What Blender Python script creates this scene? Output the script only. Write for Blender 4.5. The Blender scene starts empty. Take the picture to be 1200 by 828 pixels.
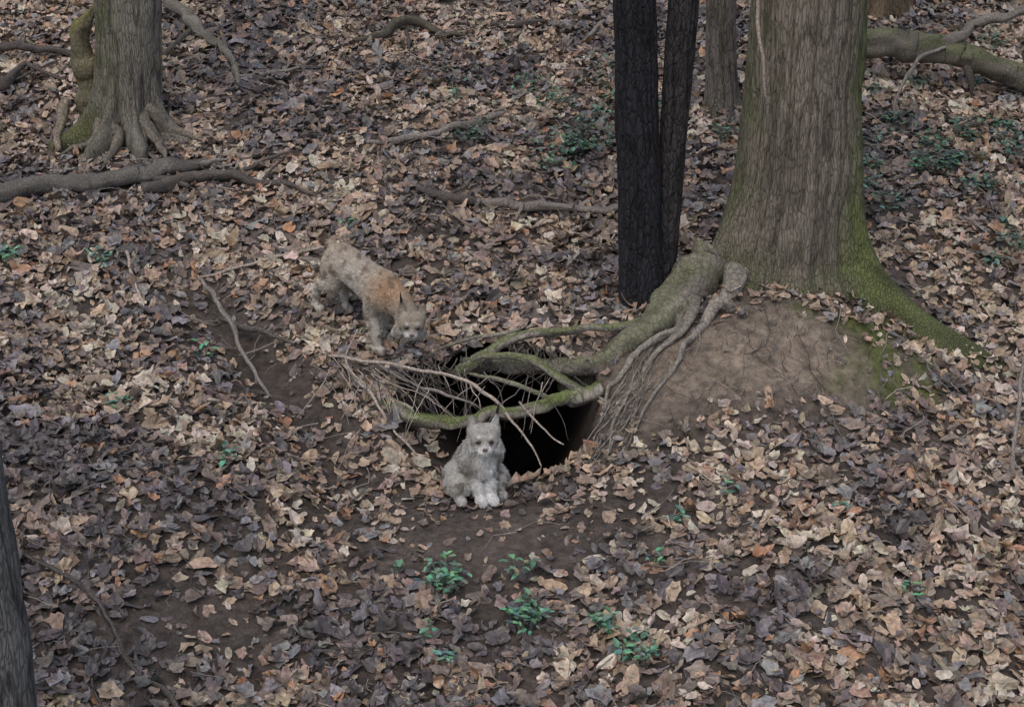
import bpy, bmesh, math, numpy as np
from mathutils import Vector, Matrix, Euler
rng=np.random.default_rng(7)
scene=bpy.context.scene
# ------------------------------------------------------------------ terrain
def G(x,y,cx,cy,sx,sy): return np.exp(-(((x-cx)/sx)**2+((y-cy)/sy)**2))
def seg(x,y,ax,ay,bx,by,w):
    dx,dy=bx-ax,by-ay; t=np.clip(((x-ax)*dx+(y-ay)*dy)/(dx*dx+dy*dy),0,1)
    return np.exp(-((x-ax-t*dx)**2+(y-ay-t*dy)**2)/(w*w))
def base(y):
    return 0.268*np.where(y>12,12+8*np.tanh((y-12)/8),np.where(y<-8,-8+8*np.tanh((y+8)/8),y))
def H(x,y):
    x=np.asarray(x,float);y=np.asarray(y,float)
    z=base(y)+0.34*G(x,y,1.9,0.1,1.0,0.8)-0.30*G(x,y,-0.2,-0.75,0.95,0.75)-0.15*seg(x,y,-2.2,0.8,-1.05,-1.1,0.31)
    z=z+0.05*np.sin(1.3*x+0.7*y+1)+0.04*np.sin(-0.9*x+1.7*y+2)+0.02*np.sin(3.1*x+1.1)*np.sin(2.7*y+.4)
    return z
LAT=np.random.default_rng(3).random((64,64))
def vn(x,y,px=64,py=64,seed=0):
    x=np.asarray(x,float);y=np.asarray(y,float)
    xi=np.floor(x).astype(int);yi=np.floor(y).astype(int);fx=x-xi;fy=y-yi
    fx=fx*fx*(3-2*fx);fy=fy*fy*(3-2*fy)
    def L(a,b): return LAT[((a%px)+seed*7)%64,((b%py)+seed*13)%64]
    return (L(xi,yi)*(1-fx)+L(xi+1,yi)*fx)*(1-fy)+(L(xi,yi+1)*(1-fx)+L(xi+1,yi+1)*fx)*fy
def fbm(x,y,o=4,seed=0):
    s=0;a=.5;t=0
    for i in range(o):
        s=s+a*vn(x*2**i,y*2**i,seed=seed+i);t+=a;a*=.5
    return s/t
HOLE=np.array([(-0.80,-0.74),(-0.68,-0.94),(-0.39,-1.03),(0.0,-1.08),(0.30,-1.0),(0.54,-0.80),(0.61,-0.49),(0.56,-0.21),(0.24,0.01),(-0.24,0.11),(-0.60,0.02),(-0.78,-0.15),(-0.84,-0.43)])
def hole_d(x,y):
    """signed distance, positive inside the burrow mouth"""
    d=np.full(x.shape,1e9);ins=np.zeros(x.shape,bool);n=len(HOLE)
    for i in range(n):
        ax,ay=HOLE[i];bx,by=HOLE[(i+1)%n];dx,dy=bx-ax,by-ay
        t=np.clip(((x-ax)*dx+(y-ay)*dy)/(dx*dx+dy*dy),0,1)
        d=np.minimum(d,np.hypot(x-ax-t*dx,y-ay-t*dy))
        c=((ay>y)!=(by>y))&(x<(bx-ax)*(y-ay)/(by-ay+1e-12)+ax)
        ins^=c
    return np.where(ins,d,-d)
def surf(x,y):
    """ground surface incl. burrow tunnel"""
    x=np.asarray(x,float);y=np.asarray(y,float)
    z=H(x,y);near=(np.abs(x)<1.3)&(y>-1.6)&(y<.6)
    X=x.copy();Y=y.copy();Z=z.copy()
    if near.any():
        xs,ys=x[near],y[near]
        d=hole_d(xs,ys)+.07*(vn(xs*6,ys*6,seed=4)-.5)
        s=np.clip(d/0.42,0,1)
        lf=np.clip((-.15-xs)/.4,0,1)*np.clip((-.3-ys)/.3,0,1)     # trampled ramp on the left of the mouth
        s=s**(0.85+.5*lf)
        fr=np.clip((0.1-ys)/1.15,0,1)
        Y[near]=ys+2.1*s; Z[near]=z[near]-s*(0.12+(1.5-.75*lf)*fr)
        X[near]=xs+.15*s
    return X,Y,Z
def gz(x,y): return float(H(x,y))
def bare(x,y):
    n=fbm(x*2.6,y*2.6,3,seed=5)
    b=1.35*G(x,y,1.55,-.40,.75,.42)+.9*G(x,y,2.3,-.3,.45,.3)+1.05*G(x,y,-.05,-1.8,1.15,.45)+.95*seg(x,y,-2.2,.8,-1.1,-.95,.24)+.9*G(x,y,.85,-.6,.3,.5)
    b=b+.9*G(x,y,2.0,.75,1.1,.5)+.35*G(x,y,-3.3,2.9,.8,.6)+.6*G(x,y,-1.9,-2.6,.5,.3)
    return np.clip(b*(.25+1.35*n),0,.965)
# ------------------------------------------------------------------ materials
def nodes(name):
    m=bpy.data.materials.new(name);m.use_nodes=True;nt=m.node_tree
    return m,nt,nt.nodes['Principled BSDF']
def attr_mat(name,rough=.75,var=.35,nscale=18,bump=.4,bscale=60,bdist=.01,spec=.3,vecscale=(1,1,1),det=4):
    m,nt,b=nodes(name);N=nt.nodes;Lk=nt.links
    a=N.new('ShaderNodeAttribute');a.attribute_name='Col'
    tc=N.new('ShaderNodeTexCoord');mp=N.new('ShaderNodeMapping');mp.inputs['Scale'].default_value=vecscale
    Lk.new(tc.outputs['Object'],mp.inputs['Vector'])
    n1=N.new('ShaderNodeTexNoise');n1.inputs['Scale'].default_value=nscale;n1.inputs['Detail'].default_value=det;n1.inputs['Roughness'].default_value=.65
    Lk.new(mp.outputs[0],n1.inputs['Vector'])
    r=N.new('ShaderNodeMapRange');r.inputs['From Min'].default_value=.3;r.inputs['From Max'].default_value=.7
    r.inputs['To Min'].default_value=1-var;r.inputs['To Max'].default_value=1+var
    Lk.new(n1.outputs['Fac'],r.inputs['Value'])
    mx=N.new('ShaderNodeVectorMath');mx.operation='SCALE'
    Lk.new(a.outputs['Color'],mx.inputs[0]);Lk.new(r.outputs[0],mx.inputs['Scale']);Lk.new(mx.outputs[0],b.inputs['Base Color'])
    b.inputs['Roughness'].default_value=rough;b.inputs['Specular IOR Level'].default_value=spec
    if bump:
        n2=N.new('ShaderNodeTexNoise');n2.inputs['Scale'].default_value=bscale;n2.inputs['Detail'].default_value=det;n2.inputs['Roughness'].default_value=.7
        Lk.new(mp.outputs[0],n2.inputs['Vector'])
        bp=N.new('ShaderNodeBump');bp.inputs['Strength'].default_value=bump;bp.inputs['Distance'].default_value=bdist
        Lk.new(n2.outputs['Fac'],bp.inputs['Height']);Lk.new(bp.outputs[0],b.inputs['Normal'])
    return m
def bark_mat(name,rough,fis,zs,vs,dist,spec=.2,lo=.35,hi=1.35,warp=.05):
    """fissured bark: stretched voronoi plates + streak noise"""
    m,nt,b=nodes(name);N=nt.nodes;Lk=nt.links
    a=N.new('ShaderNodeAttribute');a.attribute_name='Col'
    tc=N.new('ShaderNodeTexCoord')
    n0=N.new('ShaderNodeTexNoise');n0.inputs['Scale'].default_value=7;n0.inputs['Detail'].default_value=3
    Lk.new(tc.outputs['Object'],n0.inputs['Vector'])
    ad=N.new('ShaderNodeVectorMath');ad.operation='MULTIPLY_ADD';ad.inputs[1].default_value=(warp,warp,.12)
    Lk.new(n0.outputs['Color'],ad.inputs[0]);Lk.new(tc.outputs['Object'],ad.inputs[2])
    mp=N.new('ShaderNodeMapping');mp.inputs['Scale'].default_value=(1,1,zs);Lk.new(ad.outputs[0],mp.inputs['Vector'])
    v=N.new('ShaderNodeTexVoronoi');v.feature='DISTANCE_TO_EDGE';v.inputs['Scale'].default_value=vs;Lk.new(mp.outputs[0],v.inputs['Vector'])
    mr=N.new('ShaderNodeMapRange');mr.inputs['From Max'].default_value=.16;Lk.new(v.outputs['Distance'],mr.inputs['Value'])
    n1=N.new('ShaderNodeTexNoise');n1.inputs['Scale'].default_value=vs*2.6;n1.inputs['Detail'].default_value=4;n1.inputs['Roughness'].default_value=.7;Lk.new(mp.outputs[0],n1.inputs['Vector'])
    h=N.new('ShaderNodeMath');h.operation='MULTIPLY_ADD';h.inputs[1].default_value=fis;Lk.new(mr.outputs[0],h.inputs[0]);Lk.new(n1.outputs['Fac'],h.inputs[2])
    r=N.new('ShaderNodeMapRange');r.inputs['From Min'].default_value=.35;r.inputs['From Max'].default_value=.65+fis;r.inputs['To Min'].default_value=lo;r.inputs['To Max'].default_value=hi
    Lk.new(h.outputs[0],r.inputs['Value'])
    mx=N.new('ShaderNodeVectorMath');mx.operation='SCALE';Lk.new(a.outputs['Color'],mx.inputs[0]);Lk.new(r.outputs[0],mx.inputs['Scale']);Lk.new(mx.outputs[0],b.inputs['Base Color'])
    bp=N.new('ShaderNodeBump');bp.inputs['Strength'].default_value=1;bp.inputs['Distance'].default_value=dist
    Lk.new(h.outputs[0],bp.inputs['Height']);Lk.new(bp.outputs[0],b.inputs['Normal'])
    b.inputs['Roughness'].default_value=rough;b.inputs['Specular IOR Level'].default_value=spec
    return m
M_ground=attr_mat('soil_and_mould',.85,.5,16,1,38,.05,.2,det=6)
M_leaf=attr_mat('dead_leaves',.5,.3,38,0,90,.004,.42,det=1)
M_bark=bark_mat('bark',.85,.4,.17,46,.014,.2,.42,1.4,.03)
M_root=bark_mat('root_bark',.8,.25,.8,24,.012,.25,.45,1.4,.12)
M_char=bark_mat('charred_bark',.6,.4,.3,30,.02,.25,.3,1.5)
M_wood=bark_mat('dead_wood',.8,.2,.8,40,.008,.2,.4,1.45,.12)
M_green=attr_mat('green_leaf',.45,.3,30,0,60,.004,.45,det=1)
M_fur=attr_mat('fur',.9,.28,55,0,160,.004,.1,det=3)
def solid(name,c,rough=.4):
    m,nt,b=nodes(name)
    n=nt.nodes.new('ShaderNodeTexNoise');n.inputs['Scale'].default_value=80
    cr=nt.nodes.new('ShaderNodeValToRGB');cr.color_ramp.elements[0].color=(c[0]*.7,c[1]*.7,c[2]*.7,1);cr.color_ramp.elements[1].color=(min(1,c[0]*1.3),min(1,c[1]*1.3),min(1,c[2]*1.3),1)
    nt.links.new(n.outputs['Fac'],cr.inputs['Fac']);nt.links.new(cr.outputs[0],b.inputs['Base Color']);b.inputs['Roughness'].default_value=rough
    return m
M_eye=solid('lynx_eye',(.02,.016,.01),.12);M_nose=solid('lynx_nose',(.12,.06,.055),.5);M_tuft=solid('ear_tuft',(.012,.011,.010),.9)
# ------------------------------------------------------------------ mesh helper
def make(name,V,Fc,col,mat,parent=None,smooth=True):
    V=np.asarray(V,np.float32);Fc=np.asarray(Fc,np.int32);k=Fc.shape[1]
    me=bpy.data.meshes.new(name);me.vertices.add(len(V));me.vertices.foreach_set('co',V.ravel())
    me.loops.add(Fc.size);me.loops.foreach_set('vertex_index',Fc.ravel())
    me.polygons.add(len(Fc));me.polygons.foreach_set('loop_start',np.arange(0,Fc.size,k,dtype=np.int32))
    me.polygons.foreach_set('use_smooth',np.full(len(Fc),smooth))
    me.update(calc_edges=True)
    a=me.color_attributes.new('Col','FLOAT_COLOR','POINT')
    c=np.ones((len(V),4),np.float32);c[:,:3]=col;a.data.foreach_set('color',c.ravel())
    me.materials.append(mat)
    o=bpy.data.objects.new(name,me);scene.collection.objects.link(o)
    if parent:o.parent=parent
    return o
def empty(name):
    e=bpy.data.objects.new(name,None);scene.collection.objects.link(e);return e
# ------------------------------------------------------------------ ground
def axis(lo,hi,fl,fh,f,c,far):
    core=list(np.arange(fl,fh,f))
    out=[];x=fl;s=f
    while x>-far:
        s=min(s*1.04,c) if x>lo else s*1.25
        x-=s;out.append(x)
    up=[];x=core[-1];s=f
    while x<far:
        s=min(s*1.04,c) if x<hi else s*1.25
        x+=s;up.append(x)
    return np.array(out[::-1]+core+up)
xa=axis(-7,7,-1.1,2.9,.018,.07,220);ya=axis(-6,9,-1.4,.4,.018,.07,220)
X,Y=np.meshgrid(xa,ya);sh=X.shape
xf,yf=X.ravel(),Y.ravel()
SX,SY,SZ=surf(xf,yf)
near=(np.abs(xf)<9)&(yf>-7)&(yf<11)
apr=np.clip(1.6*G(xf,yf,1.65,-.38,.9,.45),0,1)
SZ=SZ+np.where(near,.04*(fbm(xf*4,yf*4,4,seed=9)-.5),0)+apr*(.05*(fbm(xf*6,yf*6,4,seed=19)-.5)+.03*(vn(xf*26,yf*26,seed=8)**3))
i=np.arange(sh[0]*sh[1]).reshape(sh)
Fg=np.stack([i[:-1,:-1],i[:-1,1:],i[1:,1:],i[1:,:-1]],-1).reshape(-1,4)
b=bare(xf,yf)[:,None];n=fbm(xf*3,yf*3,4,seed=2)[:,None];n2=fbm(xf*9,yf*9,3,seed=14)[:,None]
dark=np.array([.075,.060,.052]);mid=np.array([.16,.128,.105]);tan=np.array([.34,.27,.205])
colg=dark+(mid-dark)*n
colg=colg*(1-b)+b*((mid*.9)*(1-apr[:,None])+tan*apr[:,None])*(.55+.45*n+.45*n2)
tr=np.clip(seg(xf,yf,-2.2,.8,-1.1,-.95,.22),0,1)[:,None]*.4;colg=colg*(1-tr)+tr*np.array([.07,.055,.045])
mossg=np.clip((1.8*G(xf,yf,2.75,-.05,.45,.3)+1.6*G(xf,yf,2.5,-.5,.4,.16)+.7*G(xf,yf,1.9,.0,.5,.10))*fbm(xf*7,yf*7,3,seed=1)*1.9-.4,0,1)[:,None]
colg=colg*(1-mossg)+mossg*np.array([.15,.165,.06])
hole_shade=np.where((np.abs(xf)<1.3)&(yf>-1.6)&(yf<.6),np.clip((hole_d(xf,yf)-.06)/.2,0,1),0)[:,None]
colg=colg*(1-hole_shade)+hole_shade*np.array([.03,.023,.018])  # shade of the burrow painted into the ground colour, inward from the rim
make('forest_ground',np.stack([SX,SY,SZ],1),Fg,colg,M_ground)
# ------------------------------------------------------------------ leaf litter
NO=13;NV=NO+1
def templates():
    T=[];r=np.random.default_rng(5)
    for k in range(18):
        n=NO;th=np.linspace(0,2*np.pi,n,endpoint=False)+.08*r.normal(size=n)
        if k<10:
            rr=np.where(np.arange(n)%3==0,1.0,np.where(np.arange(n)%3==1,.74,.64))*(.8+.35*r.random(n))
            rr[n//2]*=.6
            x=rr*np.cos(th);y=rr*np.sin(th)*r.uniform(.65,1)
        elif k<15:
            x=np.cos(th)*1.05;y=np.sin(th)*.55*(.85+.2*r.random(n))
        else:
            rr=np.where(np.arange(n)%2==0,1,.78)
            x=np.cos(th)*1.2*rr;y=np.sin(th)*.6*rr
        x=np.append(x,.1*r.normal());y=np.append(y,0)
        fold=r.uniform(-.1,.7);c1=r.uniform(-.5,.6);c2=r.uniform(-.5,.5)
        z=fold*np.abs(y)+c1*x*x+c2*x*y+.10*r.normal(size=n+1)
        z[-1]=-.03
        T.append(np.stack([x,y,z],1))
    return np.array(T)
TPL=templates()
FAN=np.array([[NO,a,(a+1)%NO] for a in range(NO)])
PAL=np.array([(.385,.285,.20),(.325,.232,.163),(.27,.197,.144),(.225,.170,.132),(.185,.140,.113),(.138,.109,.096),(.10,.085,.082),(.20,.182,.178),(.43,.36,.285),(.32,.18,.105)])*1.1
def leaves(name,x,y,size,tilt,zoff,ci,mat=M_leaf):
    n=len(x)
    Xs,Ys,Zs=surf(x,y)
    e=.03;gx=(H(x+e,y)-H(x-e,y))/(2*e);gy=(H(x,y+e)-H(x,y-e))/(2*e)
    N=np.stack([-gx+tilt*rng.normal(size=n),-gy+tilt*rng.normal(size=n),np.ones(n)],1);N/=np.linalg.norm(N,axis=1)[:,None]
    a=rng.random(n)*2*np.pi;T=np.stack([np.cos(a),np.sin(a),np.zeros(n)],1)
    T-=N*(T*N).sum(1)[:,None];T/=np.linalg.norm(T,axis=1)[:,None]
    B=np.cross(N,T)
    t=TPL[rng.integers(0,len(TPL),n)]*size[:,None,None]
    t[:,:,2]*=rng.choice([1,-1,.5,1.5],n)[:,None]
    P=np.stack([Xs,Ys,Zs+zoff],1)[:,None,:]+t[:,:,0:1]*T[:,None]+t[:,:,1:2]*B[:,None]+t[:,:,2:3]*N[:,None]
    c=PAL[ci]*(.75+.5*rng.random((n,1)))*(1+.035*rng.normal(size=(n,3)))
    cc=np.repeat(c[:,None,:],NV,1);cc[:,NO]*=.82
    cc*=(.85+.3*rng.random((n,NV,1)))
    F=(FAN[None]+np.arange(n)[:,None,None]*NV).reshape(-1,3)
    return make(name,P.reshape(-1,3),F,np.clip(cc.reshape(-1,3),0.005,.9),mat,smooth=False)
def pick(x,y,n):
    big=fbm(x*.8,y*.8,2,seed=11);small=fbm(x*3.,y*3.,2,seed=21)
    v=np.clip((big-.5)*.8+(small-.5)*1.3+.47+rng.normal(size=n)*.27-.22*seg(x,y,-2.2,.8,-1.1,-.95,.35)-.12*G(x,y,0,-1.8,1.2,.5),0,1)
    order=np.array([6,5,7,4,3,2,1,0,8])
    w=np.clip(v*len(order),0,len(order)-1).astype(int)
    c=order[w];c[rng.random(n)<.03]=9
    return c
n0=98000
x=rng.uniform(-6.8,6.8,n0);y=rng.uniform(-5.2,8.8,n0)
bb=bare(x,y);hdv=hole_d(x,y)
dens=fbm(x*1.7,y*1.7,3,seed=31)
keep=(rng.random(n0)>bb)&((hdv<.0)|((hdv<.08)&(rng.random(n0)<.6)&(x<.3))|((hdv<.2)&(x<-.4)&(rng.random(n0)<.6)))&(rng.random(n0)<.55+.9*dens)
x,y,hv,bb=x[keep],y[keep],hdv[keep],bb[keep];n=len(x)
size=np.clip(rng.lognormal(math.log(.047),.36,n),.018,.095)*(1-.4*bb)
tilt=np.where(rng.random(n)<.3,.75,.28)
leaves('leaf_litter',x,y,size,tilt,rng.random(n)**2*.05*(1-.7*bb)+.006,pick(x,y,n))
n1=12000
r=rng.uniform(6,30,n1);a=rng.uniform(0,2*np.pi,n1);x=r*np.cos(a);y=2+r*np.sin(a)
k=~((np.abs(x)<6.7)&(y>-5.1)&(y<8.7));x,y=x[k],y[k];n=len(x)
leaves('outer_leaf_litter',x,y,rng.uniform(.06,.16,n),np.full(n,.35),np.full(n,.02),pick(x,y,n))
# ------------------------------------------------------------------ tubes
def resample(P,step):
    P=np.asarray(P,float);n=len(P);out=[]
    Q=np.vstack([2*P[0]-P[1],P,2*P[-1]-P[-2]])
    for s in range(n-1):
        p0,p1,p2,p3=Q[s],Q[s+1],Q[s+2],Q[s+3]
        m=max(2,int(np.linalg.norm(p2[:3]-p1[:3])/step))
        t=(np.arange(m)/m)[:,None]
        out.append(.5*((2*p1)+(-p0+p2)*t+(2*p0-5*p1+4*p2-p3)*t*t+(-p0+3*p1-3*p2+p3)*t**3))
    out.append(P[-1:]);return np.vstack(out)
def tube(P,step=.03,ns=14,rough=.12,col=(.2,.17,.14),moss=0,mosscol=(.085,.09,.035),seed=0,wob=.5):
    q=resample(P,step);c=q[:,:3].copy();r=np.maximum(q[:,3],.0015);n=len(c)
    s=np.concatenate([[0],np.cumsum(np.linalg.norm(np.diff(c,axis=0),axis=1))])
    for k in range(3): c[:,k]+=(wob*np.minimum(r,.04)+.012)*2*(fbm(s*5+k*9,s*0+seed,3,seed=seed+k)-.5)
    T=np.gradient(c,axis=0);T/=np.linalg.norm(T,axis=1)[:,None]+1e-9
    up=np.array([0,0,1.]) if abs(T[:,2]).mean()<.8 else np.array([0,1.,0])
    A=np.cross(T,up);A/=np.linalg.norm(A,axis=1)[:,None]+1e-9;B=np.cross(A,T)
    th=np.arange(ns)/ns*2*np.pi
    TH,S=np.meshgrid(th,s);per=8
    nz=fbm(TH/(2*np.pi)*per,S*6+seed*3,3,seed=seed+2)
    rid=1-np.abs(2*vn(TH/(2*np.pi)*per,S*3,px=per,seed=seed+4)-1)
    kn=vn(S*9,S*0+seed,seed=seed+6)**4
    R=r[:,None]*(1+rough*(nz-.5)*2+rough*.8*(rid-.5)+rough*1.2*kn)
    V=c[:,None,:]+R[...,None]*(np.cos(TH)[...,None]*A[:,None]+np.sin(TH)[...,None]*B[:,None])
    C=np.array(col)*(.5+1.0*nz[...,None])
    upn=np.sin(TH)*B[:,None,2]+np.cos(TH)*A[:,None,2]
    pn=fbm(TH/(2*np.pi)*per*.7+3,S*5+seed,3,seed=seed+7)
    mm=np.clip((upn*.5+pn*1.5-.65)*2.5,0,1)*moss
    mm=np.clip(mm,0,1)
    C=C*(1-mm[...,None])+mm[...,None]*np.array(mosscol)*(.6+.9*nz[...,None])
    i=np.arange(n*ns).reshape(n,ns);j=np.roll(i,-1,axis=1)
    F=np.stack([i[:-1],j[:-1],j[1:],i[1:]],-1).reshape(-1,4)
    V=V.reshape(-1,3);C=C.reshape(-1,3)
    k=len(V);V=np.vstack([V,c[:1]-T[:1]*r[0]*.3,c[-1:]+T[-1:]*r[-1]*.3]);C=np.vstack([C,np.array([col])*1.3,np.array([col])*1.3])
    e0=[[k,int(j[0,a]),int(i[0,a])] for a in range(ns)];e1=[[k+1,int(i[-1,a]),int(j[-1,a])] for a in range(ns)]
    return V,F,C,np.array(e0+e1)
def join(parts):
    Vs=[];Fs=[];Cs=[];o=0
    for V,F,C,T3 in parts:
        Vs.append(V);Cs.append(C)
        f3=np.vstack([F[:,[0,1,2]],F[:,[0,2,3]],T3]);Fs.append(f3+o);o+=len(V)
    return np.vstack(Vs),np.vstack(Fs),np.vstack(Cs)
def tubes(name,parts,mat,parent=None):
    V,F,C=join(parts);return make(name,V,F,C,mat,parent)
def on(pts,r,lift=.6):
    out=[]
    for k,p in enumerate(pts):
        rr=r[k] if hasattr(r,'__len__') else r
        ex=p[2] if len(p)>2 else 0
        out.append((p[0],p[1],gz(p[0],p[1])+rr*lift+.03+ex,rr))
    return out
# ------------------------------------------------------------------ trunks
def trunk(name,prof,ground,parent,col,dark_,mat,lobes=[],nth=220,step=.018,disp=.02,cells=26,moss=lambda th,z:0*th,seed=0,mosscol=(.085,.09,.035)):
    prof=np.array(prof,float);z=np.arange(prof[0,0],prof[-1,0],step)
    cx,cy,r=[np.interp(z,prof[:,0],prof[:,k]) for k in (1,2,3)]
    ker=np.ones(9)/9
    def sm(a): return np.convolve(np.pad(a,4,mode='edge'),ker,'valid')
    cx,cy,r=sm(cx),sm(cy),sm(r)
    th=np.arange(nth)/nth*2*np.pi;TH,Z=np.meshgrid(th,z)
    u=TH/(2*np.pi)
    warp=.45*(vn(u*8,Z*3,px=8,seed=seed)-.5)
    R=np.repeat(r[:,None],nth,1)
    for (a,w,am,hh) in lobes:
        da=np.angle(np.exp(1j*(TH-a)));hz=np.clip((Z-ground)/hh,-.3,None)
        R=R+am*np.exp(-(da/w)**2)*np.exp(-2.2*hz)
    R=R*(1+.05*(vn(u*5,Z*1.1,px=5,seed=seed+3)-.5)*2+.03*(vn(u*11,Z*2.5,px=11,seed=seed+4)-.5)*2)
    cc=min(cells,60)
    v1=vn(u*cc+warp*2,Z*2.6+seed,px=cc,seed=seed+1)
    v2=vn(u*cc+warp*3+.5,Z*12,px=cc,seed=seed+5)
    val=np.exp(-(np.abs(v1-.48)/.12)**2)
    h=1-.55*val-.4*v2
    R=R+disp*(h-.6)
    V=np.stack([cx[:,None]+R*np.cos(TH),cy[:,None]+R*np.sin(TH),Z],-1)
    c=np.array(dark_)+(np.array(col)-np.array(dark_))*np.clip(h*1.25,0,1)[...,None]
    big=fbm(u*6,Z*1.5,3,seed=seed+8)
    c=c*(.75+.5*big[...,None])
    mm=np.clip(moss(TH,Z)*(.3+1.4*fbm(u*18,Z*8,3,seed=seed+9))-.22,0,.9)[...,None]
    c=c*(1-mm)+mm*np.array(mosscol)*(.6+.8*v2[...,None])
    i=np.arange(len(z)*nth).reshape(len(z),nth);j=np.roll(i,-1,axis=1)
    F=np.stack([i[:-1],j[:-1],j[1:],i[1:]],-1).reshape(-1,4)
    return make(name,V.reshape(-1,3),F,c.reshape(-1,3),mat,parent)
def crown(parent,x,y,z,r,n,col,mat,seed):
    rg=np.random.default_rng(seed);parts=[]
    for k in range(n):
        a=rg.uniform(0,6.28);zz=z-rg.uniform(0,.5);L=rg.uniform(1.5,3)*r/.3
        d=np.array([math.cos(a),math.sin(a)]);P=[(x,y,zz,r*.5)]
        for t in (.3,.6,1.): P.append((x+d[0]*L*t*.8+rg.normal()*.1,y+d[1]*L*t*.8+rg.normal()*.1,zz+L*t*1.1+rg.normal()*.1,r*.5*(1-.85*t)))
        parts.append(tube(P,.15,8,.1,col,seed=k))
        for s in range(4):
            t=rg.uniform(.3,.9);b0=np.array(P[0][:3])*(1-t)+np.array(P[-1][:3])*t
            e=b0+np.array([rg.normal()*.6,rg.normal()*.6,rg.uniform(.3,1)])
            parts.append(tube([(*b0,r*.15),(*(b0+e)/2,r*.1),(*e,.006)],.15,6,.1,col,seed=s))
    tubes('limbs',parts,mat,parent)
pi=math.pi
T=empty('mossy_oak_tree')
BARK=(.215,.183,.145);BD=(.09,.075,.058)
def mossbig(th,z):
    right=np.exp(-((np.angle(np.exp(1j*(th+.15))))/.55)**2);left=np.exp(-((np.angle(np.exp(1j*(th-pi-.1))))/.7)**2)
    return right*np.clip(1.8-.45*(z-.2),.8,1.8)+left*np.clip(.8-.1*z,0,1)*.75+.7*np.exp(-((z-.2)/.25)**2)+.18
trunk('trunk',[(-.3,1.97,.72,.62),(.05,1.97,.72,.60),(.3,1.97,.73,.52),(.5,1.99,.75,.47),(.85,2.02,.75,.44),(1.13,2.05,.75,.425),(1.75,2.06,.75,.395),(2.35,2.07,.75,.395),(3.5,2.10,.75,.39),(5.5,2.15,.8,.36),(6.5,2.15,.8,.34)],
  .2,T,BARK,BD,M_bark,lobes=[(-2.75,.34,.58,.62),(-2.05,.22,.25,.45),(-1.45,.22,.2,.35),(-.95,.18,.16,.4),(-.50,.22,.50,.85),(-.05,.3,.35,.9),(.9,.4,.3,.5),(2.2,.4,.4,.5)],nth=460,step=.014,disp=.022,cells=60,moss=mossbig,seed=2,mosscol=(.10,.118,.042))
crown(T,2.15,.8,6.4,.36,6,BARK,M_bark,3)
RC=(.20,.175,.145);RG=(.25,.22,.185);MO=(.12,.14,.05)
parts=[tube([(1.45,.45,.60,.15),(1.21,.25,.35,.14),(1.01,0,.225,.11),(.80,-.1,.105,.085),(.535,-.12,-.03,.07),(.24,-.05,-.10,.055),(-.06,0,-.09,.05),(-.3,.08,-.13,.03)],.02,22,.25,RC,.45,MO,seed=1),
 tube([(1.05,.08,.23,.04),(.865,0,.2,.034),(.53,-.1,.215,.024),(.236,-.15,.225,.027),(-.03,-.15,.155,.032),(-.24,-.1,.011,.036),(-.42,0,-.166,.036)],.02,14,.3,RG,.8,MO,seed=2,wob=.8),
 tube([(.05,-.12,.21,.013),(-.2,-.14,.19,.012),(-.45,-.1,.1,.010),(-.6,-.05,.0,.008)],.02,8,.3,RG,.3,MO,seed=12,wob=.8),
 tube([(.64,-.42,-.13,.06),(.48,-.45,-.135,.05),(.29,-.55,-.145,.042),(.06,-.6,-.198,.038),(-.2,-.62,-.228,.042),(-.52,-.55,-.312,.046),(-.73,-.45,-.26,.04),(-.94,-.35,-.22,.025)],.02,16,.3,RG,1.2,MO,seed=3,wob=.8),
 tube([(.52,-.45,-.12,.034),(.29,-.4,-.015,.026),(.117,-.3,.059,.025),(-.118,-.2,.048,.022),(-.35,-.05,-.03,.018)],.02,12,.3,RG,.8,MO,seed=4,wob=.8),
 tube([(.3,-.52,-.15,.016),(.1,-.45,-.1,.014),(-.1,-.3,-.08,.013),(-.3,-.15,-.1,.010)],.02,10,.3,RG,.5,MO,seed=14,wob=.8),
 tube([(1.62,.3,.5,.08),(1.5,.08,.29,.06),(1.45,-.08,.18,.03),(1.5,-.2,.10,.015)],.02,16,.3,RG,.1,seed=6),
 tube(on([(1.30,.1),(1.17,-.15),(.98,-.33),(.77,-.52),(.68,-.74),(.62,-1.05)],[.05,.026,.016,.013,.009,.005],.3),.02,10,.3,RG,.1,seed=7,wob=1.5),
 tube(on([(1.2,.1),(1.12,-.12),(.88,-.27),(.68,-.4),(.62,-.63)],[.045,.026,.021,.017,.009],.3),.02,10,.3,RG,.1,seed=8,wob=1.5),
 tube(on([(1.4,-.02),(1.22,-.22),(1.05,-.5),(.8,-.85)],[.05,.022,.011,.005],.2),.02,10,.3,RG,0,seed=9,wob=1.5)]
tubes('roots',parts,M_root,T)
tubes('hanging_dead_branch',[tube([(1.64,.33,2.6,.012),(1.66,.31,2.3,.014),(1.70,.29,2.0,.013),(1.735,.29,1.75,.008)],.03,8,.1,(.34,.28,.22))],M_wood,T)
parts=[];rg=np.random.default_rng(12)
for k in range(70):
    s=rg.random();x0=1.05-.36*s+rg.normal()*.07;y0=-.1-.85*s+rg.normal()*.07
    L=rg.uniform(.10,.36);q=rg.uniform(.3,1);parts.append(tube(on([(x0,y0),(x0-.35*L+rg.normal()*.03,y0-.5*L),(x0-.6*L+rg.normal()*.07,y0-.9*L)],[.006*q,.0045*q,.002],1),.03,5,.1,np.array(RG)*rg.uniform(.6,1.3),seed=k%9,wob=2))
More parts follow.
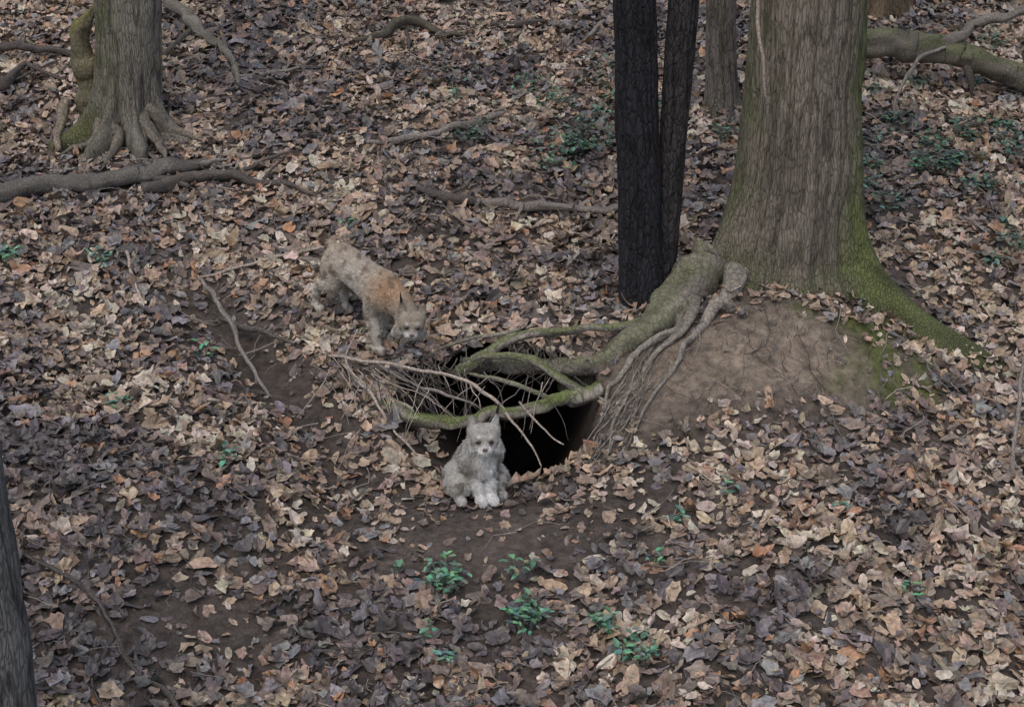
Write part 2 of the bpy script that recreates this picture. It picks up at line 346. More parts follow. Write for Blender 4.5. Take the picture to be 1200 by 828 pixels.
for k in range(80):
    x0=rg.uniform(-.7,.52);y0=.05-.15*abs(x0)+rg.normal()*.03;z0=gz(x0,y0)+.02;L=rg.uniform(.08,.35)
    parts.append(tube([(x0,y0,z0,.005),(x0+rg.normal()*.06,y0-.08,z0-L*.4,.004),(x0+rg.normal()*.10,y0-.08,z0-L,.002)],.03,5,.1,np.array(RC)*rg.uniform(.5,1),seed=k%9,wob=2))
tubes('rootlets',parts,M_root,T)
B=empty('charred_twin_trunk_tree')
CH=(.022,.022,.026);CD=(.006,.006,.007)
trunk('main_stem',[(-.1,.95,.45,.19),(.16,.94,.45,.175),(.58,.917,.45,.153),(1.51,.872,.45,.150),(2.39,.835,.45,.139),(3.5,.797,.45,.133),(5.5,.75,.45,.12)],.2,B,CH,CD,M_char,nth=160,disp=.014,cells=20,seed=5,lobes=[(-2.2,.4,.05,.3),(-.6,.4,.06,.3)])
trunk('second_stem',[(-.1,1.03,.50,.12),(.25,1.06,.52,.10),(.58,1.107,.53,.086),(1.51,1.14,.54,.097),(2.39,1.18,.55,.105),(3.5,1.234,.56,.112),(5.5,1.3,.6,.10)],.2,B,(.045,.040,.040),(.011,.010,.010),M_char,nth=120,disp=.012,cells=16,seed=6)
crown(B,.75,.45,5.4,.15,4,CH,M_char,4)
S=empty('old_mossy_tree')
def mossS(th,z): return .6*np.exp(-((np.angle(np.exp(1j*(th+2.6))))/.8)**2)+.26
GB=(.23,.21,.175)
trunk('trunk',[(.6,-3.36,3.45,.30),(.88,-3.36,3.45,.29),(1.05,-3.34,3.45,.28),(1.25,-3.32,3.42,.28),(1.96,-3.27,3.4,.283),(3.35,-3.2,3.4,.27),(5.5,-3.2,3.4,.24)],.9,S,GB,(.08,.07,.058),M_bark,nth=260,disp=.02,cells=40,seed=8,moss=mossS,
  lobes=[(-2.6,.25,.22,.35),(-1.9,.18,.2,.35),(-1.2,.18,.22,.3),(-.4,.25,.22,.3),(1.5,.5,.2,.4)])
crown(S,-3.2,3.4,5.4,.28,4,GB,M_bark,5)
rs=[]
for k,(ax,ay,bx,by) in enumerate([(-3.5,3.2,-3.85,2.85),(-3.38,3.15,-3.42,2.65),(-3.25,3.2,-3.0,2.75),(-3.1,3.3,-2.5,3.0),(-3.15,3.22,-2.8,2.6),(-3.6,3.4,-4.0,3.1)]):
    rs.append(tube(on([(ax,ay,.16),((ax*2+bx)/3,(ay*2+by)/3,.03),((ax+2*bx)/3,(ay+2*by)/3,0),(bx,by)],[.065,.035,.017,.007],.3),.03,12,.3,(.17,.145,.12),.15,seed=k,wob=1.5))
rs.append(tube([(-3.62,3.5,.9,.12),(-3.68,3.5,1.2,.11),(-3.72,3.47,1.5,.10),(-3.66,3.43,1.75,.07),(-3.55,3.4,1.9,.03)],.03,18,.3,(.15,.13,.08),1.1,(.14,.13,.045),seed=3))
rs.append(tube(on([(-3.85,3.35,.25),(-3.9,3.2,.1),(-3.85,2.95)],[.045,.035,.02]),.03,12,.3,(.24,.19,.15),.3,seed=5))
tubes('root_flare',rs,M_root,S)
for nm,x_,y_,r_,c_ in [('slender_grey_tree',1.85,3.72,.125,(.19,.165,.14)),('brown_bark_tree',3.66,5.6,.20,(.2,.14,.09))]:
    e=empty(nm);g=gz(x_,y_)
    trunk('trunk',[(g-.2,x_+.01,y_,r_*1.35),(g+.15,x_,y_,r_*1.1),(g+.9,x_-.03,y_,r_),(g+4.5,x_-.05,y_,r_*.85)],g,e,c_,(.06,.048,.04),M_bark,nth=120,disp=.012,cells=16,seed=4,lobes=[(-2,.4,.05,.3),(0,.4,.05,.3)],moss=lambda th,z:.3+0*th)
    crown(e,x_-.05,y_,g+4.4,r_,3,c_,M_bark,9)
e=empty('grey_bark_tree');g=gz(-2.6,-4)
trunk('trunk',[(g-.3,-2.6,-4.0,.30),(g+.1,-2.6,-4.0,.27),(g+.5,-2.585,-4.0,.245),(-.1,-2.575,-4,.232),(.4,-2.58,-4,.225),(.97,-2.60,-4,.22),(2.5,-2.7,-4,.2),(4.5,-2.85,-3.9,.18)],g,e,(.17,.165,.155),(.045,.042,.04),M_bark,nth=200,disp=.018,cells=26,seed=11,lobes=[(-.3,.4,.08,.4),(1.4,.4,.1,.4),(3,.4,.1,.4)])
crown(e,-2.85,-3.9,4.4,.2,4,(.2,.195,.185),M_bark,6)
# ------------------------------------------------------------------ fallen wood
DW=(.22,.19,.165);DK=(.10,.085,.075);LT=(.40,.335,.275)
def branch(name,parts): return tubes(name,parts,M_wood)
def side(p,a,L,r,seed,col):
    x0,y0=p;return tube(on([(x0,y0,.02),(x0+.5*L*math.cos(a),y0+.5*L*math.sin(a),.04),(x0+L*math.cos(a),y0+L*math.sin(a),.03)],[r,r*.7,r*.3],1),.02,7,.3,col,seed=seed,wob=1)
branch('fallen_log',[tube(on([(-4.9,1.85),(-4.14,2.05),(-3.77,2.22),(-3.3,2.3),(-2.83,2.46),(-2.53,2.58)],[.085,.08,.07,.068,.075,.04],.8),.02,18,.22,(.13,.117,.108),.15,seed=2,wob=.8),
  side((-2.75,2.48),.2,.4,.03,3,DW),tube(on([(-2.95,2.38,.0),(-2.78,2.3),(-2.62,2.2)],[.03,.035,.015],1),.03,12,.25,DK,seed=4)])
branch('fallen_branch',[tube(on([(-2.95,2.10),(-2.6,2.3),(-2.3,2.30),(-2.08,2.2),(-1.8,2.14),(-1.55,2.0)],[.045,.045,.038,.03,.02,.01],1.1),.02,12,.3,DK,seed=3),side((-2.3,2.28),.6,.6,.018,5,DK),side((-2.0,2.2),1.2,.3,.012,6,DK)])
branch('fallen_branch',[tube(on([(-1.2,2.76),(-.72,2.9),(-.37,3.12),(-.05,3.38)],[.018,.032,.03,.022],1),.02,12,.3,DW,seed=3),side((-.5,3.0),2.3,.3,.012,4,DW),side((-.8,2.9),-.4,.25,.01,4,DW)])
branch('fallen_branch',[tube(on([(-.75,2.05),(-.5,1.93),(-.27,1.95)],[.02,.045,.025],.8),.02,12,.35,DK,seed=6),tube(on([(-.27,1.93),(.14,1.9),(.5,1.92),(.82,1.95),(1.39,2.2)],[.025,.04,.028,.032,.02],1),.02,12,.3,DW,seed=7),side((.1,1.9),-1.9,.22,.02,3,DW),side((-.5,1.95),.9,.35,.015,9,DK)])
branch('fallen_branch',[tube(on([(-2.35,1.08),(-1.83,1.25),(-1.31,1.33),(-1.1,1.3)],[.009,.012,.012,.005],2),.03,7,.3,LT,seed=1,wob=1)])
branch('fallen_branch',[tube(on([(-2.34,1.0,.06),(-2.09,.57,.07),(-1.90,.09,.06),(-1.68,-.28,.03)],[.012,.018,.016,.008],1.3),.02,8,.3,DW,seed=2,wob=1),tube(on([(-2.1,.6,.05),(-1.86,.42,.06),(-1.55,.22,.03)],[.016,.02,.009],1.2),.02,8,.3,DK,seed=3,wob=1),side((-1.95,.2),.4,.35,.008,2,DW)])
branch('fallen_branch',[tube(on([(-3.0,-2.1),(-2.41,-2.5),(-2.14,-2.93),(-1.85,-3.2),(-1.7,-3.5)],[.008,.014,.012,.013,.012],2),.03,8,.3,DK,seed=4,wob=1),tube(on([(-2.25,-2.75),(-2.3,-3.05),(-2.2,-3.3)],[.01,.008,.005],1.5),.03,8,.2,DK,seed=8)])
branch('fallen_branch',[tube(on([(-3.35,5.4,.1),(-3.1,5.2,.05),(-2.88,4.9),(-2.6,4.5),(-2.47,4.0)],[.03,.055,.045,.035,.02],.8),.03,12,.3,DW,.3,seed=5,wob=1),tube(on([(-3.0,5.1),(-3.25,4.6),(-3.3,4.4)],[.03,.025,.012],.8),.03,12,.3,DK,.2,seed=6)])
branch('fallen_branch',[tube(on([(-1.5,4.9),(-1.25,5.05),(-.99,5.3,.05),(-.7,5.3),(-.45,5.2)],[.015,.03,.045,.03,.015],.8),.03,12,.4,DK,.3,seed=7,wob=1.2),side((-1.0,5.2),-1.5,.4,.02,4,DK)])
branch('fallen_branch',[tube(on([(-.2,5.5),(.1,5.45),(.35,5.5)],[.02,.03,.015],.6),.03,12,.4,DK,seed=8),tube(on([(.5,4.9),(.75,5.1),(.9,5.5)],[.012,.022,.018],1),.03,12,.3,DW,seed=8)])
branch('fallen_branch',[tube(on([(-4.9,4.2,.1),(-4.62,3.95),(-4.46,4.25,.05),(-4.1,4.22)],[.04,.045,.025,.012],1),.03,12,.3,DK,seed=9,wob=1.2),tube(on([(-4.8,4.5,.1),(-4.4,4.6,.05),(-3.95,4.6)],[.035,.03,.012],1),.03,12,.3,DK,seed=2,wob=1.2),side((-4.5,4.1),.9,.5,.015,4,DK)])
branch('fallen_branch',[tube(on([(-2.5,4.15),(-2.33,4.2),(-1.96,4.35),(-1.7,4.75)],[.015,.018,.014,.007],1),.03,8,.3,DW,seed=3,wob=1),tube(on([(-2.49,4.25),(-1.96,3.98)],[.016,.008],1),.03,8,.3,DK,seed=3)])
branch('fallen_branch',[tube(on([(-2.93,1.25),(-2.85,.95),(-2.7,.65)],[.01,.012,.006],1.8),.03,8,.2,LT,seed=3,wob=1)])
branch('fallen_branch',[tube(on([(3.42,-.6,.35),(3.36,-.75,.25),(3.2,-1.3,.02)],[.008,.014,.014],1.3),.03,8,.2,DW,seed=3),tube(on([(3.5,-.7,.25),(3.40,-.95,.12),(3.35,-1.3,.02)],[.006,.01,.01],1.3),.03,8,.2,DK,seed=5)])
branch('fallen_branch',[tube(on([(-2.05,-.5),(-1.70,-.37)],[.012,.008],1.3),.03,8,.2,LT,seed=3)])
branch('fallen_mossy_log',[tube([(2.3,4.2,1.45,.11),(2.9,4.05,1.5,.13),(3.51,4,1.50,.125),(3.9,4,1.42,.115),(4.28,4,1.29,.10),(4.76,4,1.14,.09),(5.7,3.9,1.08,.07)],.02,22,.22,(.16,.14,.11),.7,(.105,.115,.05),seed=4,wob=.9),
 tube([(3.85,4,1.46,.05),(3.98,3.95,1.58,.045),(4.17,3.95,1.70,.04),(4.7,3.95,1.80,.03),(5.2,3.9,1.9,.02)],.03,12,.25,DW,.2,seed=5,wob=1),
 tube([(4.05,3.95,1.35,.03),(4.1,3.9,1.2,.025),(4.12,3.9,1.05,.015)],.03,10,.3,DK,.2,seed=5),
 tube([(3.33,3.3,gz(3.33,3.3)+.02,.012),(3.36,3.45,1.12,.014),(3.55,3.7,1.38,.016),(3.9,3.95,1.48,.016)],.03,8,.3,DW,0,seed=6,wob=1)])
branch('burrow_sticks',[tube([(-1.35,.1,-.03,.006),(-1.23,0,-.03,.010),(-.945,-.2,-.0,.012),(-.644,-.3,.0,.012),(-.35,-.4,-.046,.012),(-.115,-.55,-.132,.010),(.03,-.7,-.268,.008),(.2,-.85,-.48,.005)],.02,8,.3,LT,seed=2,wob=1.2),
 tube([(-1.15,-.15,-.04,.010),(-.99,-.4,-.13,.010),(-.81,-.6,-.31,.009),(-.63,-.75,-.45,.006)],.02,8,.3,LT,seed=3,wob=1.5),
 tube([(-1.06,-.1,.219,.004),(-1.15,-.2,-.0,.007),(-.93,-.4,-.17,.007)],.02,8,.3,LT,seed=4,wob=1.5),
 tube([(-.94,-.2,.0,.009),(-.7,-.35,-.08,.009),(-.4,-.5,-.12,.009),(-.2,-.55,-.2,.006)],.02,8,.3,DW,seed=5,wob=1.5),
 tube([(.05,-.55,-.15,.007),(.2,-.75,-.25,.006),(.35,-.85,-.33,.004)],.02,8,.3,LT,seed=5,wob=1.5)]+
 [tube([(-1.0+a,-.25+b_,-.02+.03*c_,.004),(-.9+a+c_*.5,-.35+b_,-.12,.0035),(-.85+a+c_,-.5+b_,-.26,.002)],.03,5,.2,[LT,DW,DK][int(abs(c_)*99)%3],seed=3,wob=3) for a,b_,c_ in rg.normal(size=(34,3))*np.array([.17,.13,.22])]+
 [tube([(a,b_,-.05,.004),(a+c_,b_-.15,-.15,.003),(a+c_*1.6,b_-.25,-.32,.0015)],.03,5,.2,[LT,DW,DK][k%3],seed=k%7,wob=4) for k,(a,b_,c_) in enumerate(zip(rg.uniform(-.7,.45,22),rg.uniform(-.6,-.1,22),rg.normal(size=22)*.12))])
parts_V=[];parts_F=[];parts_C=[];o=0
for k in range(2400):
    if k<2200: x0=rg.uniform(-6,6);y0=rg.uniform(-4.5,8)
    else: x0=1.6+rg.normal()*.55;y0=-.45+rg.normal()*.22
    if hole_d(np.array([x0]),np.array([y0]))[0]>-.2:continue
    a=rg.uniform(0,2*pi);L=rg.uniform(.08,.4);r_=rg.uniform(.0015,.0045);P=[]
    lf=.04
    if k>=2200: L*=.45;r_*=.7;lf=.015
    for t in (0,.33,.66,1):
        px=x0+math.cos(a)*L*t;py=y0+math.sin(a)*L*t;a+=rg.normal()*.25
        P.append((px,py,gz(px,py)+lf+rg.random()*.02))
    P=np.array(P);sd=np.array([-math.sin(a),math.cos(a),0])*r_
    V=np.vstack([P+sd,P-sd,P+np.array([0,0,r_*1.6])]);F=[]
    for q in range(3):
        for (u_,v_) in ((0,8),(8,4),(4,0)): F.append((u_+q,v_+q,v_+q+1,u_+q+1))
    parts_V.append(V);parts_F.append(np.array(F)+o);o+=len(V)
    c=np.array([DW,DK,DW,LT][rg.integers(0,4)]);parts_C.append(np.tile(c,(len(V),1)))
make('fallen_twigs',np.vstack(parts_V),np.vstack(parts_F),np.vstack(parts_C),M_wood)
# ------------------------------------------------------------------ green plants
def plant(name,x,y,s,n,seed,col=(.045,.13,.065)):
    rg=np.random.default_rng(seed);V=[];F=[];C=[];o=0;g=gz(x,y)
    for k in range(n):
        a=rg.uniform(0,2*pi);d=s*math.sqrt(rg.random());cx=x+d*math.cos(a);cy=y+d*math.sin(a);cz=g+.268*(cy-y)+.05+rg.random()*s*.5
        ls=rg.uniform(.018,.040);aa=rg.uniform(0,2*pi);T_=np.array([math.cos(aa),math.sin(aa),rg.normal()*.35]);T_/=np.linalg.norm(T_)
        B_=np.cross([0,0,1],T_);B_/=np.linalg.norm(B_);N_=np.cross(T_,B_)
        sh_=[(-.2,0,0),(.15,.42,.1),(.7,.5,.1),(1.2,.3,.02),(1.6,0,-.12),(1.2,-.3,.02),(.7,-.5,.1),(.15,-.42,.1),(.7,0,-.05)]
        P=[np.array([cx,cy,cz])+ls*(u_*T_+v_*B_+w_*N_) for u_,v_,w_ in sh_]
        P+= [np.array([x+.3*(cx-x),y+.3*(cy-y),g]),np.array([x+.3*(cx-x)+.003,y+.3*(cy-y),g])]
        V+=P;F+=[(o+8,o+q,o+(q+1)%8) for q in range(8)]+[(o+0,o+9,o+10)];o+=11
        c=np.array(col)*rg.uniform(.6,1.6)*(1+.15*rg.normal(size=3));C+=[np.clip(c,.004,1)]*11
    return make(name,V,F,np.array(C),M_green,smooth=False)
pl=[(-.41,-2.18,.15,80),(.10,-2.54,.14,64),(.54,-2.64,.09,32),(.69,-2.9,.12,46),(-.36,-2.84,.05,10),(-3.82,1.13,.12,60),(-3.13,1.16,.10,34),(-2.65,-.62,.09,20),(-2.18,.14,.1,12),(1.85,3.2,.2,30),(1.0,-1.74,.07,10),(.84,-2.14,.08,12),(.05,-2.15,.09,20),(-.69,-2.08,.05,8),(-1.84,-1.16,.08,14),(-.49,-2.62,.07,10),(1.35,-1.5,.06,6),(2.0,-1.7,.06,7),(2.3,-2.5,.08,10),(-1.3,1.6,.08,8)]
for k,(a,b_,s,n) in enumerate(pl): plant('green_seedling_plant',a,b_,s,n,100+k,(.11,.22,.135))
def patch(name,cx,cy,sx,sy,m,seed):
    rg=np.random.default_rng(seed);e=empty(name)
    for k in range(m):
        o=plant('leaf_tuft',cx+rg.normal()*sx,cy+rg.normal()*sy,rg.uniform(.08,.2),int(rg.uniform(12,34)),seed+k,(.085,.145,.095));o.parent=e
patch('ivy_patch',.4,2.9,.45,.35,18,300);patch('ivy_patch',.4,3.9,.5,.3,16,340);patch('ivy_patch',3.7,2.7,.5,.5,32,380);patch('ivy_patch',3.8,4.6,.6,.4,12,440);patch('ivy_patch',4.2,1.6,.35,.35,12,480);patch('ivy_patch',3.0,3.3,.3,.3,8,500)
# ------------------------------------------------------------------ lynxes
def body(name,caps,colf,furlen,flow,nfur,parent,mat4,vox=.007):
    bm=bmesh.new()
    for (p0,r0,p1,r1) in caps:
        p0,p1=Vector(p0),Vector(p1);n=max(2,int((p1-p0).length/(min(r0,r1)*.4))+1)
        for k in range(n):
            t=k/(n-1);p=p0.lerp(p1,t);r=r0+(r1-r0)*t
            bmesh.ops.create_icosphere(bm,subdivisions=2,radius=r,matrix=Matrix.Translation(p))
    me=bpy.data.meshes.new('tmp');bm.to_mesh(me);bm.free()
    o=bpy.data.objects.new('tmp',me);scene.collection.objects.link(o)
    m=o.modifiers.new('r','REMESH');m.mode='VOXEL';m.voxel_size=vox
    m=o.modifiers.new('s','SMOOTH');m.iterations=4;m.factor=.55
    dg=bpy.context.evaluated_depsgraph_get();ev=o.evaluated_get(dg);m2=bpy.data.meshes.new_from_object(ev)
    bpy.data.objects.remove(o)
    n=len(m2.vertices);V=np.zeros(n*3);m2.vertices.foreach_get('co',V);V=V.reshape(-1,3)
    Nn=np.zeros(n*3);m2.vertices.foreach_get('normal',Nn);Nn=Nn.reshape(-1,3)
    m2.calc_loop_triangles();t=np.zeros(len(m2.loop_triangles)*3,np.int32);m2.loop_triangles.foreach_get('vertices',t);t=t.reshape(-1,3)
    C=colf(V)
    ob=make(name,V,t,C*.75,M_fur,parent)
    rg=np.random.default_rng(4);idx=rg.integers(0,len(t),nfur)
    w=rg.dirichlet((1,1,1),nfur);P=(V[t[idx]]*w[:,:,None]).sum(1);Q=Nn[t[idx,0]]
    fl=flow(P);d=Q*.5+fl*.9+rg.normal(size=P.shape)*.24;d/=np.linalg.norm(d,axis=1)[:,None]
    L=furlen(P)*(.5+1.0*rg.random(nfur));s=np.cross(d,Q);s/=np.linalg.norm(s,axis=1)[:,None]+1e-9
    W=.0022
    A=P-s*W-Q*.002;B_=P+s*W-Q*.002;T_=P+d*L[:,None]
    FV=np.stack([A,B_,T_],1).reshape(-1,3);FF=np.arange(nfur*3).reshape(-1,3)
    clump=.8+.4*vn(P[:,0]*45+60,P[:,2]*30+P[:,1]*35+60,seed=9)[:,None]
    FC=np.repeat(colf(P)*(.7+.6*rg.random((nfur,1)))*clump,3,0)
    make('fur',FV,FF,FC,M_fur,parent,smooth=False)
    parent.matrix_world=mat4
    return ob
def head_caps(M,s):
    """round cat skull, short muzzle, side ruffs, broad upright ears"""
    L=[((.018,.01,.005),.068,(.014,-.022,-.003),.062),((-.018,.01,.005),.068,(-.014,-.022,-.003),.062),
       ((0,-.055,-.022),.036,(0,-.075,-.028),.029),
       ((.017,-.075,-.036),.022,(.017,-.084,-.037),.020),((-.017,-.075,-.036),.022,(-.017,-.084,-.037),.020),
       ((0,-.06,-.055),.024,(0,-.072,-.056),.018),
       ((.05,-.01,-.03),.043,(.095,-.005,-.075),.015),((-.05,-.01,-.03),.043,(-.095,-.005,-.075),.015),
       ((.05,-.005,-.045),.035,(.066,-.01,-.108),.010),((-.05,-.005,-.045),.035,(-.066,-.01,-.108),.010),
       ((0,-.045,.02),.028,(0,-.072,-.01),.016)]
    for sx in (1,-1):
        L+=[((sx*.034,.012,.050),.013,(sx*.068,.012,.132),.0045),((sx*.076,.012,.030),.013,(sx*.072,.012,.132),.0045),((sx*.055,.017,.045),.017,(sx*.069,.015,.118),.006)]
    return [(M@(Vector(a)*s),r*s,M@(Vector(b)*s),q*s) for a,r,b,q in L]
def head_parts(M,parent,s):
    S=Matrix.Scale(s,4)
    def sph(name,p,r,mat,sc=(1,1,1)):
        bm=bmesh.new();bmesh.ops.create_icosphere(bm,subdivisions=2,radius=r);me=bpy.data.meshes.new(name);bm.to_mesh(me);bm.free()
        me.materials.append(mat);o=bpy.data.objects.new(name,me);scene.collection.objects.link(o);o.parent=parent
        o.matrix_local=M@S@Matrix.Translation(p)@Matrix.Diagonal((*sc,1))
    sph('eye_left',(.031,-.075,.008),.011,M_eye,(1.35,.7,.8));sph('eye_right',(-.031,-.075,.008),.011,M_eye,(1.35,.7,.8))
    sph('nose',(0,-.107,-.022),.0115,M_nose,(1.2,.6,.7))
    for sx,nm in ((1,'ear_tuft_left'),(-1,'ear_tuft_right')):
        bm=bmesh.new();bmesh.ops.create_cone(bm,cap_ends=True,segments=6,radius1=.010,radius2=.002,depth=.06,matrix=Matrix.Translation((sx*.075,.014,.158))@Matrix.Rotation(sx*.2,4,'Y'))
        me=bpy.data.meshes.new(nm);bm.to_mesh(me);bm.free();me.materials.append(M_tuft);o=bpy.data.objects.new(nm,me);scene.collection.objects.link(o);o.parent=parent;o.matrix_local=M@S
def facecol(q,c,crown_,k=1.0):
    d=lambda p,r: np.exp(-(np.linalg.norm(q-np.array(p),axis=1)/r)**2)[:,None]
    two=lambda p,r: d(p,r)+d((-p[0],p[1],p[2]),r)
    ish=np.clip(1.7-np.linalg.norm(q,axis=1)/.1,0,1)[:,None]
    pale=np.array([.62,.60,.57])*k;dk=np.array([.05,.04,.033])
    c=c*(1-ish)+ish*(crown_+0*c)
    m=np.clip(two((.03,-.09,-.045),.032)+d((0,-.07,-.075),.045)+.8*two((.06,-.04,-.05),.028)+.8*two((.092,-.0,-.075),.03),0,1);c=c*(1-m)+m*pale
    m=np.clip(1.0*two((.033,-.078,.008),.017)+.75*two((.062,-.05,-.008),.014)+.75*two((.080,-.02,-.045),.016)+.8*two((.066,-.01,-.100),.016)+.5*two((.025,-.1,-.045),.009)+.4*d((0,-.1,-.022),.012)+.6*two((.014,-.055,.055),.011)+.5*two((.035,-.04,.055),.009),0,1);c=c*(1-m)+m*dk
    m=np.clip(.8*two((.031,-.068,.034),.011)+.6*two((.03,-.08,-.016),.010),0,1);c=c*(1-m)+m*pale
    m=np.clip(two((.072,.02,.135),.022)+.9*two((.055,.04,.085),.022)+.7*two((.084,.012,.07),.012)+.5*two((.038,.012,.08),.010),0,1);c=c*(1-m)+m*dk
    m=.8*np.clip(two((.058,-.008,.075),.016),0,1);c=c*(1-m)+m*pale
    return c
def spots(P,k=22): 
    a=vn(P[:,0]*k+P[:,1]*k*.7+50,P[:,2]*k+P[:,1]*k*.5+50,seed=3);return np.clip((a-.62)*6,0,1)[:,None]
HS=1.22
MH=Matrix.Translation((-.01,-.085,.458))@Matrix.Rotation(-.30,4,'Z')@Matrix.Rotation(.08,4,'X')
caps=[((0,.17,.15),.135,(0,.07,.27),.122),((0,.07,.27),.122,(0,.0,.36),.105),((0,0,.36),.10,(0,-.05,.42),.09),
 ((0,-.04,.33),.09,(0,-.035,.25),.09),
 ((.10,.13,.13),.100,(.125,.03,.11),.080),((-.10,.13,.13),.105,(-.14,.03,.11),.09),
 ((.125,.03,.09),.05,(.125,.02,.03),.032),((-.14,.03,.09),.05,(-.15,.02,.03),.032),
 ((.125,.02,.03),.032,(.125,-.07,.026),.034),((-.15,.02,.03),.032,(-.155,-.07,.026),.034),
 ((.075,-.02,.31),.068,(.065,-.01,.21),.050),((-.075,-.02,.31),.068,(-.07,-.0,.21),.050),
 ((.065,-.01,.21),.050,(.042,-.065,.10),.038),((-.07,-.0,.21),.050,(-.038,-.055,.10),.038),
 ((.042,-.065,.10),.038,(.040,-.095,.035),.035),((-.038,-.055,.10),.038,(-.034,-.075,.035),.035),
 ((.040,-.095,.03),.038,(.042,-.14,.026),.036),((-.034,-.075,.03),.038,(-.036,-.125,.026),.036),
 ((0,.25,.08),.04,(.03,.30,.06),.03)]+head_caps(MH,HS)
MHi=np.array(MH.inverted())
def colsit(P):
    base_=np.array([.44,.415,.37]);pale=np.array([.76,.745,.71])
    f=np.clip((-P[:,1]-.0)*12+.2,0,1)[:,None]*np.clip(1.1-np.abs(P[:,0:1])/.09,0,1)**.5
    low=np.clip(1-P[:,2:3]/.07,0,1)
    w=np.clip(f+low*.6,0,1);c=base_*(1-w)+pale*w
    arm=(.7*np.clip(G(np.abs(P[:,0]),P[:,2],.10,.24,.03,.09),0,1))[:,None];c=c*(1-arm)+arm*np.array([.28,.25,.21])
    sp=spots(P,26)*(1-w*.75)*.75;c=c*(1-sp)+sp*np.array([.12,.095,.07])
    q=(P@MHi[:3,:3].T+MHi[:3,3])/HS
    return np.clip(facecol(q,c,np.array([.42,.39,.34]),1.2),.02,.8)
def flowsit(P): 
    f=np.zeros_like(P);f[:,2]=-1;f[:,1]=.2;return f
L1=empty('sitting_lynx')
lx,ly=-.20,-1.28
M1=Matrix.Translation((lx,ly,gz(lx,ly)+.014))@Matrix.Rotation(math.radians(22),4,'Z')
def fl1(P):
    Q=(P@MHi[:3,:3].T+MHi[:3,3]);q=np.linalg.norm(Q,axis=1)
    return np.where(Q[:,2]>.075,.003,np.where(q<.10,.005,np.where(q<.16,.013,np.where(P[:,2]<.06,.007,.020))))
body('body',caps,colsit,fl1,flowsit,34000,L1,M1)
head_parts(MH,L1,HS)
Rx=Matrix.Rotation(math.radians(90),4,'Z')
HS2=1.2
MH2=Matrix.Translation((.56,-.03,.345))@Matrix.Rotation(math.radians(-34),4,'Z')@Matrix.Rotation(math.radians(0),4,'Y')@Rx
caps=[((-.30,0,.435),.120,(-.05,0,.425),.120),((-.05,0,.425),.120,(.18,0,.415),.145),((.18,0,.43),.135,(.26,0,.40),.125),
 ((.22,0,.47),.10,(.38,0,.42),.092),((.38,0,.42),.092,(.50,-.01,.355),.085),
 ((-.28,.06,.41),.105,(-.22,.09,.29),.075),((-.28,-.06,.41),.105,(-.26,-.09,.29),.075),
 ((-.22,.09,.29),.066,(-.345,.095,.175),.034),((-.345,.095,.175),.032,(-.325,.095,.04),.026),((-.325,.095,.03),.031,(-.26,.095,.024),.033),
 ((-.26,-.09,.29),.066,(-.42,-.095,.18),.034),((-.42,-.095,.18),.032,(-.43,-.095,.04),.026),((-.43,-.095,.03),.031,(-.37,-.095,.024),.033),
 ((.21,.08,.39),.075,(.14,.085,.24),.046),((.14,.085,.24),.046,(.15,.085,.11),.034),((.15,.085,.11),.033,(.12,.085,.03),.031),((.12,.085,.03),.035,(.17,.085,.024),.035),
 ((.22,-.08,.39),.080,(.20,-.085,.25),.050),((.20,-.085,.25),.050,(.28,-.085,.13),.036),((.28,-.085,.13),.035,(.30,-.085,.03),.032),((.30,-.085,.03),.037,(.35,-.085,.024),.037),
 ((-.38,0,.47),.04,(-.45,0,.50),.036),((-.45,0,.50),.036,(-.53,0,.48),.026)]+head_caps(MH2,HS2)
M2i=np.array(MH2.inverted())
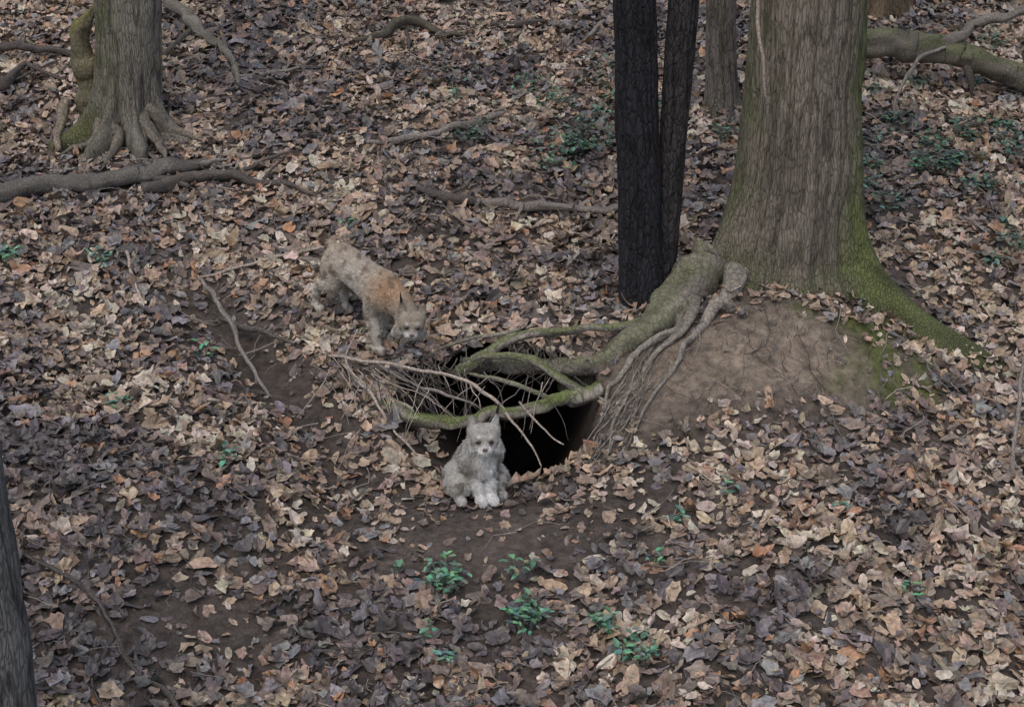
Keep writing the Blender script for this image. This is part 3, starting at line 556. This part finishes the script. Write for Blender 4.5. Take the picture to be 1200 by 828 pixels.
def colwalk(P):
    back=np.array([.40,.33,.25]);pale=np.array([.54,.495,.43]);rust=np.array([.40,.25,.15])
    w=np.clip((.41-P[:,2:3])*5,0,1);c=back*(1-w)+pale*w
    r_=np.clip(G(P[:,0],P[:,2],.32,.49,.13,.10)*1.15,0,.9)[:,None];c=c*(1-r_)+rust*r_
    g_=np.clip(.8*G(P[:,0],P[:,2],-.05,.41,.2,.12),0,1)[:,None];c=c*(1-g_)+g_*np.array([.54,.505,.45])
    sp=spots(P,24)*.7;c=c*(1-sp)+sp*np.array([.15,.105,.07])
    tp=np.clip((-.44-P[:,0:1])*30,0,1);c=c*(1-tp)+tp*np.array([.11,.07,.05])
    q=(P@M2i[:3,:3].T+M2i[:3,3])/HS2
    return np.clip(facecol(q,c,np.array([.35,.29,.225]),1.05),.02,.7)
def flowwalk(P):
    f=np.zeros_like(P);f[:,0]=-.9;f[:,2]=-.4;return f
L2=empty('walking_lynx')
lx,ly=-1.09,.35
M2=Matrix.Translation((lx,ly,gz(lx,ly)+.01))@Matrix.Rotation(math.radians(-48),4,'Z')@Matrix.Rotation(math.radians(12),4,'Y')
def fl2(P):
    Q=(P@M2i[:3,:3].T+M2i[:3,3]);q=np.linalg.norm(Q,axis=1)
    return np.where((Q[:,2]>.075)&(q<.22),.003,np.where(q<.10,.005,np.where(q<.16,.012,np.where(P[:,2]<.08,.008,.020))))
body('body',caps,colwalk,fl2,flowwalk,36000,L2,M2)
head_parts(MH2,L2,HS2)
# ------------------------------------------------------------------ light, world, camera
w=bpy.data.worlds.new('World');scene.world=w;w.use_nodes=True
nt=w.node_tree;sky=nt.nodes.new('ShaderNodeTexSky');sky.sky_type='NISHITA';sky.sun_disc=False
el,rot=math.radians(60),math.radians(200)
sky.sun_elevation=el;sky.sun_rotation=rot;sky.air_density=1.0;sky.dust_density=3.0;sky.ozone_density=.8
bg=nt.nodes['Background'];nt.links.new(sky.outputs[0],bg.inputs[0]);bg.inputs[1].default_value=.15
sd=bpy.data.lights.new('sun','SUN');sd.energy=1.2;sd.angle=math.radians(80);sd.color=(1,.98,.95)
so=bpy.data.objects.new('sun',sd);scene.collection.objects.link(so)
d=Vector((math.sin(rot)*math.cos(el),math.cos(rot)*math.cos(el),math.sin(el)))
so.rotation_euler=d.to_track_quat('Z','Y').to_euler();so.location=d*30
scene.view_settings.view_transform='Standard';scene.view_settings.look='None';scene.view_settings.exposure=0
cd=bpy.data.cameras.new('camera');co=bpy.data.objects.new('camera',cd);scene.collection.objects.link(co)
co.location=(0,-11.276,4.104);co.rotation_euler=(math.radians(70),0,0)
cd.sensor_width=36;cd.lens=60;cd.clip_start=.1;cd.clip_end=1000
scene.camera=co
